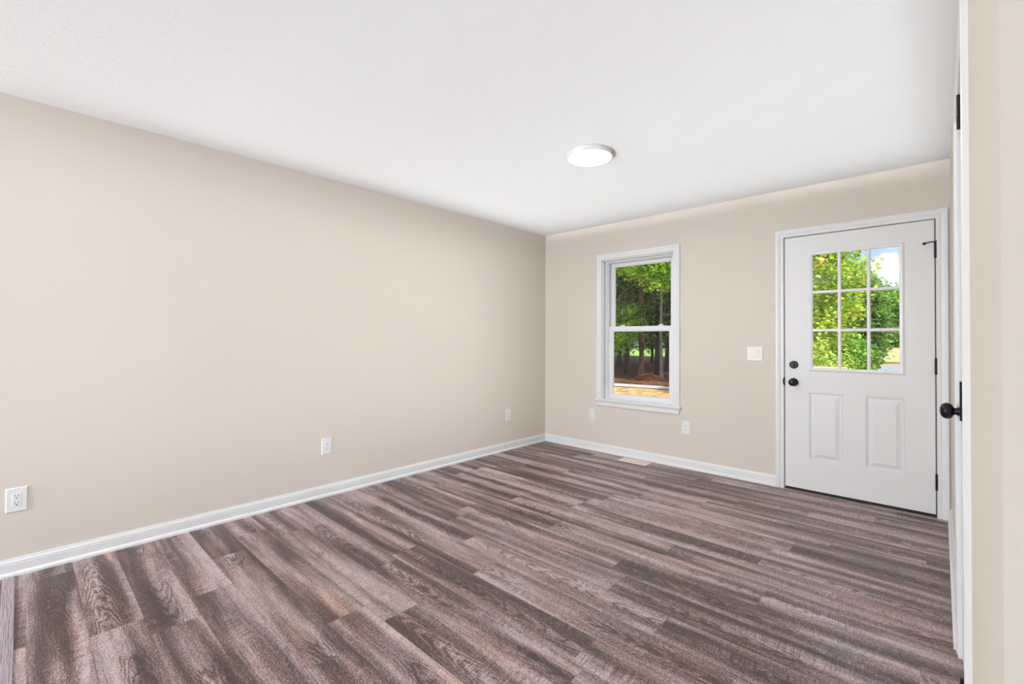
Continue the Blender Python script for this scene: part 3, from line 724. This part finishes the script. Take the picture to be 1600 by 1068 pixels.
# ------------------------------------------------------------------ trees and shrubs
LEAF_MAPLE = leaf_material('maple_leaves', (0.10, 0.24, 0.015), (0.38, 0.56, 0.04), (0.76, 0.80, 0.16), (0.78, 0.42, 0.10))
LEAF_MID = leaf_material('mid_green_leaves', (0.06, 0.20, 0.02), (0.20, 0.42, 0.05), (0.42, 0.62, 0.12))
LEAF_COOL = leaf_material('cool_green_leaves', (0.07, 0.18, 0.05), (0.19, 0.36, 0.09), (0.40, 0.56, 0.20))
LEAF_BUSH = leaf_material('yellow_green_leaves', (0.16, 0.28, 0.03), (0.42, 0.56, 0.08), (0.75, 0.80, 0.25))
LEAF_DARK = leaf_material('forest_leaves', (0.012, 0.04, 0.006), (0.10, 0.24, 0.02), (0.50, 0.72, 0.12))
LEAF_SUNTONE = leaf_material('sun_toned_forest_leaves', (0.06, 0.18, 0.01), (0.34, 0.62, 0.03), (0.76, 0.95, 0.20))  # brighter copy of the forest leaves, sunlight put into the colours
BARK = bark_material('brown_bark', (0.06, 0.038, 0.027), (0.30, 0.19, 0.125))
BARK_DK = bark_material('dark_bark', (0.025, 0.018, 0.014), (0.10, 0.07, 0.055))
BARK_GY = bark_material('grey_bark', (0.12, 0.10, 0.085), (0.36, 0.31, 0.27))

def leaves(name, centers, size, rng, mat, parent=None, flat=0.35, link=True):
    """one leaf per centre: a folded diamond of two triangles, turned at random"""
    n = len(centers); C_ = np.asarray(centers, float)
    d = rng.normal(size=(n, 3)); d[:, 2] *= flat; d /= np.linalg.norm(d, axis=1)[:, None] + 1e-9
    nr = rng.normal(size=(n, 3)); nr[:, 2] = np.abs(nr[:, 2]) + 0.5
    s_ = np.cross(d, nr); s_ /= np.linalg.norm(s_, axis=1)[:, None] + 1e-9
    nn = np.cross(s_, d)
    L = size*rng.uniform(0.6, 1.25, n)[:, None]; wd = L*0.36
    v = np.empty((n, 4, 3)); v[:, 0] = C_ - d*L*0.5; v[:, 2] = C_ + d*L*0.5 - nn*L*0.10
    v[:, 1] = C_ + s_*wd + nn*L*0.10; v[:, 3] = C_ - s_*wd + nn*L*0.10
    me = bpy.data.meshes.new(name); me.vertices.add(4*n); me.vertices.foreach_set('co', v.ravel())
    tri = np.empty((n, 2, 3), int); b = 4*np.arange(n)
    tri[:, 0] = np.stack([b, b+1, b+2], 1); tri[:, 1] = np.stack([b, b+2, b+3], 1)
    me.loops.add(6*n); me.loops.foreach_set('vertex_index', tri.ravel())
    me.polygons.add(2*n); me.polygons.foreach_set('loop_start', 3*np.arange(2*n))
    me.update(calc_edges=True); me.validate()
    me.materials.append(mat)
    o = bpy.data.objects.new(name, me); COL.objects.link(o)
    if parent: o.parent = parent
    return o

def blob_centers(rng, n_cl, per, rx, ry, z0, z1, spread, shape='round', hollow=0.55):
    """leaf positions in clusters spread over a crown; returns positions and cluster centres"""
    cl = []
    while len(cl) < n_cl:
        p = rng.uniform(-1, 1, 3); r = np.linalg.norm(p)
        if shape == 'round':
            if r > 1 or r < hollow: continue
            cl.append((p[0]*rx, p[1]*ry, (z0+z1)/2 + p[2]*(z1-z0)/2))
        else:                                          # cone
            t = rng.uniform(0, 1)**1.4; a = rng.uniform(0, 2*PI); q = (1 - t)**0.8*rng.uniform(0.45, 1.0) + 0.04
            cl.append((rx*q*math.cos(a), ry*q*math.sin(a), z0 + (z1-z0)*t))
    cl = np.array(cl)
    pos = np.repeat(cl, per, axis=0) + rng.normal(size=(n_cl*per, 3))*np.array([spread, spread, spread*0.55])
    return pos, cl

def tree(name, loc, seed, h_trunk, r_trunk, crown, n_cl, per, leaf, lmat, bmat, label, cat='tree', group=None, lean=(0, 0), shape='round', spread=0.35, nbr=14, dead=0, limbs=()):
    rng = np.random.default_rng(seed); rr = random.Random(seed)
    root = empty(name, loc, label, cat, group)
    mb = MB(); K = 9; path = []; rad = []
    for k in range(K):
        t = k/(K-1); path.append((lean[0]*t*h_trunk + rr.uniform(-1, 1)*r_trunk*0.35*(k > 0), lean[1]*t*h_trunk + rr.uniform(-1, 1)*r_trunk*0.35*(k > 0), h_trunk*t - 0.05))
        rad.append(r_trunk*(1.35 if k == 0 else 1.0 - 0.72*t))
    mb.tube(path, rad, 12)
    rx, ry, z0, z1 = crown
    pos, cl = blob_centers(rng, n_cl, per, rx, ry, z0, z1, spread, shape)
    ox, oy = lean[0]*(z0+z1)/2, lean[1]*(z0+z1)/2
    pos[:, 0] += ox; pos[:, 1] += oy
    pos[:, 2] = np.maximum(pos[:, 2], 0.03)
    for c in cl[rng.permutation(len(cl))[:nbr]]:
        zb = max(0.3, min(h_trunk*0.93, c[2] - 0.55*math.hypot(c[0], c[1])*rr.uniform(0.2, 0.9))); tb = zb/h_trunk
        s0 = Vector((lean[0]*zb, lean[1]*zb, zb)); e0 = Vector((c[0] + ox, c[1] + oy, c[2])); mid = s0.lerp(e0, 0.5) + Vector((rr.uniform(-.15, .15), rr.uniform(-.15, .15), 0.12*rr.uniform(-1, 2)))
        b0 = min(r_trunk*(1 - 0.72*tb)*0.42, 0.05)
        mb.tube([s0, mid, e0], [b0, b0*0.6, b0*0.2], 6)
    for s0, e0, nt in limbs:                           # long bare limbs with hanging twigs
        s0 = Vector(s0); e0 = Vector(e0); md = s0.lerp(e0, 0.5) + Vector((0, 0, 0.18)); mb.tube([s0, md, e0], [0.045, 0.032, 0.012], 7)
        for j in range(nt):
            q = (s0.lerp(md, rr.uniform(.2, 1)) if j % 2 else md.lerp(e0, rr.uniform(0, 1))); t1 = q + Vector((rr.uniform(-.35, .35), rr.uniform(-.35, .35), -rr.uniform(.3, .9)))
            mb.tube([q, q.lerp(t1, .5) + Vector((0.05, 0, 0.06)), t1], [0.014, 0.010, 0.004], 4)
    for k in range(dead):                              # bare drooping lower limbs
        zb = h_trunk*rr.uniform(0.22, 0.62); a = rr.uniform(0, 2*PI); L = rr.uniform(0.8, 2.2)
        s0 = Vector((lean[0]*zb, lean[1]*zb, zb)); e0 = s0 + Vector((math.cos(a)*L, math.sin(a)*L, rr.uniform(-0.9, 0.2)*L*0.6)); md = s0.lerp(e0, 0.5) + Vector((0, 0, 0.12*L))
        mb.tube([s0, md, e0], [0.028, 0.018, 0.006], 5)
        for j in range(4):
            q = md.lerp(e0, rr.uniform(0, 1)); mb.tube([q, q + Vector((rr.uniform(-.3, .3), rr.uniform(-.3, .3), -rr.uniform(.2, .7)))], [0.008, 0.003], 4)
    mb.build('trunk', bmat, root, smooth=True)
    leaves('foliage', pos, leaf, rng, lmat, root)
    return root
def shrub(name, loc, seed, rx, ry, h, n_cl, per, leaf, lmat, label, group=None):
    rng = np.random.default_rng(seed); rr = random.Random(seed)
    root = empty(name, loc, label, 'shrub', group)
    pos, cl = blob_centers(rng, n_cl, per, rx, ry, -0.15*h, h, 0.14, 'round', 0.3)
    pos[:, 2] = np.maximum(pos[:, 2], 0.03)
    mb = MB()
    for k in range(7):
        c = cl[rr.randrange(len(cl))]; mb.tube([(rr.uniform(-.1, .1), rr.uniform(-.1, .1), -0.03), (c[0]*0.4, c[1]*0.4, max(0.2, c[2]*0.5)), (c[0], c[1], max(0.25, c[2]))], [0.02, 0.013, 0.005], 5)
    mb.build('stems', BARK_DK, root, smooth=True)
    leaves('foliage', pos, leaf, rng, lmat, root)
    return root

# seen through the door glass
tree('maple_tree', (-3.02, 13.0, GZ), 11, 5.0, 0.13, (1.72, 1.7, 0.4, 5.6), 330, 130, 0.105, LEAF_MAPLE, BARK, 'yellow green maple filling the left of the door glass', spread=0.22, nbr=16)
tree('broadleaf_tree', (-2.32, 20.0, GZ), 12, 3.9, 0.12, (0.95, 1.0, 0.3, 4.35), 260, 120, 0.115, LEAF_COOL, BARK_DK, 'darker tall green tree just behind the yellow green maple', spread=0.17, nbr=16)
tree('broadleaf_tree', (-3.55, 42.0, GZ), 13, 5.0, 0.12, (2.5, 2.4, 2.7, 5.2), 160, 90, 0.22, LEAF_MID, BARK, 'mid green rounded tree in the right column of the door glass', lean=(0.25, 0.0), spread=0.36, nbr=20)
shrub('leafy_shrub', (-1.66, 11.0, GZ), 14, 0.50, 0.5, 1.70, 80, 60, 0.070, LEAF_BUSH, 'pale yellow green shrub at the lower left of the door glass')
shrub('leafy_shrub', (-2.12, 16.5, GZ), 15, 0.66, 0.7, 2.0, 110, 70, 0.10, LEAF_MID, 'bright green shrub at the lower middle of the door glass')
tree('broadleaf_tree', (-5.0, 78.0, ground_z(-5, 78)), 16, 3.0, 0.2, (3.4, 3.0, 0.4, 4.6), 60, 50, 0.45, LEAF_COOL, BARK_DK, 'far bluish green tree beyond the dry slope', spread=0.6, nbr=8)
tree('broadleaf_tree', (-13.5, 60.0, ground_z(-13.5, 60)), 17, 5.0, 0.2, (4.0, 3.0, 0.6, 7.0), 80, 60, 0.40, LEAF_MID, BARK_DK, 'far tree hidden behind the maple outside the door', spread=0.6, nbr=8)

# line of trees on the far side of the dry field, beyond the road
for k, (tx, ty) in enumerate(((2.0, 92), (8.5, 96), (15.0, 90), (22.0, 95), (29.0, 92))):
    if k == 0: ft = fp = tree('field_tree', (0, 0, 0), 51, 5.0, 0.2, (3.6, 3.2, 0.4, 8.0), 90, 55, 0.42, LEAF_MID, BARK_DK, 'far rounded tree on the other side of the dry field', group='field edge trees', spread=0.6, nbr=8)
    else:
        ft = fp.copy(); COL.objects.link(ft)
        for c_ in fp.children:
            c2 = c_.copy(); COL.objects.link(c2); c2.parent = ft
    ft.location = (tx, ty, ground_z(tx, ty)); ft.rotation_euler = (0, 0, 1.3*k); ft.scale = (1, 1, 0.85 + 0.1*(k % 3))

# the forest seen through the window: each trunk stands at (x/y ratio, y)
def fx(ratio, y): return (ratio*y, y, ground_z(ratio*y, y))
FG = 'forest trees outside the window'
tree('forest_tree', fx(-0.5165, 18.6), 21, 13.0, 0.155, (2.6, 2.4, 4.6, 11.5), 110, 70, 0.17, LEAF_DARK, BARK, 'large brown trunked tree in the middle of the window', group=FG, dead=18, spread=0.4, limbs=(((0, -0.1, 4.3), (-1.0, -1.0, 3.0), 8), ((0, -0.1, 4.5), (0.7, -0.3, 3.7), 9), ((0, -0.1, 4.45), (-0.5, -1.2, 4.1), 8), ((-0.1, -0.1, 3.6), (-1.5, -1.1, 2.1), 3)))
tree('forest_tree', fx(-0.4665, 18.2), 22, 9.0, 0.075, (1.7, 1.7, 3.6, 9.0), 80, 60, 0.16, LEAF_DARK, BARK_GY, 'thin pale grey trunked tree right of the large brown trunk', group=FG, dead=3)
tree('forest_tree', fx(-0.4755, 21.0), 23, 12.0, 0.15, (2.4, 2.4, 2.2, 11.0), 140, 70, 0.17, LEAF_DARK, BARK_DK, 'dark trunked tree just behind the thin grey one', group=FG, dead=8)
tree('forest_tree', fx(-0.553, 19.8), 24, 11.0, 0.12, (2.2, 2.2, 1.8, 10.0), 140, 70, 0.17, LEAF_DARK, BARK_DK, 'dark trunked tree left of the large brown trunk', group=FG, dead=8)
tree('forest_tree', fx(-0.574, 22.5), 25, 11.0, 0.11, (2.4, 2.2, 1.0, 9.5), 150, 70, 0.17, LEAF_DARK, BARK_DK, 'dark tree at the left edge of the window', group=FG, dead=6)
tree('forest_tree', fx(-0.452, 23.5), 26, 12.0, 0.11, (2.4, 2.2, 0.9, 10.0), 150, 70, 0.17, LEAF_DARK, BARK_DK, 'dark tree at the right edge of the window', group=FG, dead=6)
# nearer boughs in the sun-toned leaf colours, reaching into the window from trees standing to the side
tree('sun_toned_tree', (-5.9, 15.9, GZ), 31, 8.0, 0.10, (2.3, 1.6, 3.5, 7.2), 190, 80, 0.125, LEAF_SUNTONE, BARK, 'bright green leafed tree at the top of the window', lean=(-0.22, 0.0), spread=0.24, nbr=26)
tree('sun_toned_tree', (-12.4, 18.2, GZ), 32, 6.0, 0.09, (2.5, 1.4, 0.7, 3.6), 150, 70, 0.12, LEAF_SUNTONE, BARK, 'light green low boughed tree in the lower left window pane', lean=(0.30, 0.0), spread=0.20, nbr=20)
# deeper rows of the wood: nothing tells these apart
protos = []
for k, (sd_, lm) in enumerate(((41, LEAF_DARK), (42, LEAF_SUNTONE), (43, LEAF_DARK))):
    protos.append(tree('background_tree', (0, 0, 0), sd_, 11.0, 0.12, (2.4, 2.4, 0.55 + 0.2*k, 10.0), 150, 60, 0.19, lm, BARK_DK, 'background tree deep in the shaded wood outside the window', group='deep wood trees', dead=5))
rr = random.Random(5); used = [False]*3; k = 0
for y, step in ((25.5, 3.0), (31.0, 3.3), (38.0, 4.0)):
    x = -0.66*y - 1.0
    while x < -0.36*y + 0.5:
        p = protos[k % 3]; xx, yy = x + rr.uniform(-.5, .5), y + rr.uniform(-1.0, 1.0); rz = rr.uniform(0, 6.28); s_ = rr.uniform(0.85, 1.15)
        if not used[k % 3]: used[k % 3] = True; r = p
        else:
            r = p.copy(); COL.objects.link(r)
            for c_ in p.children:
                c2 = c_.copy(); COL.objects.link(c2); c2.parent = r
        r.location = (xx, yy, ground_z(xx, yy)); r.rotation_euler = (0, 0, rz); r.scale = (s_, s_, s_)
        k += 1; x += step*rr.uniform(0.85, 1.15)
# pile of fallen leaves at the foot of the large trunk
rng = np.random.default_rng(3); n = 2200
a = rng.uniform(0, 2*PI, n); q = np.sqrt(rng.uniform(0, 1, n)); cx, cy = -0.505*18.0, 18.0
pl = np.stack([cx + 0.15 + 0.62*q*np.cos(a), cy + 0.45*q*np.sin(a), GZ + 0.03 + 0.26*(1 - q**1.5)*rng.uniform(0.5, 1, n)], 1)
LEAF_FALL = leaf_material('fallen_leaves', (0.26, 0.09, 0.035), (0.55, 0.22, 0.09), (0.80, 0.42, 0.22))
tag(leaves('fallen_leaves', pl, 0.12, rng, LEAF_FALL, flat=0.2), 'heap of orange fallen leaves at the foot of the large trunk', 'leaves', kind='stuff')
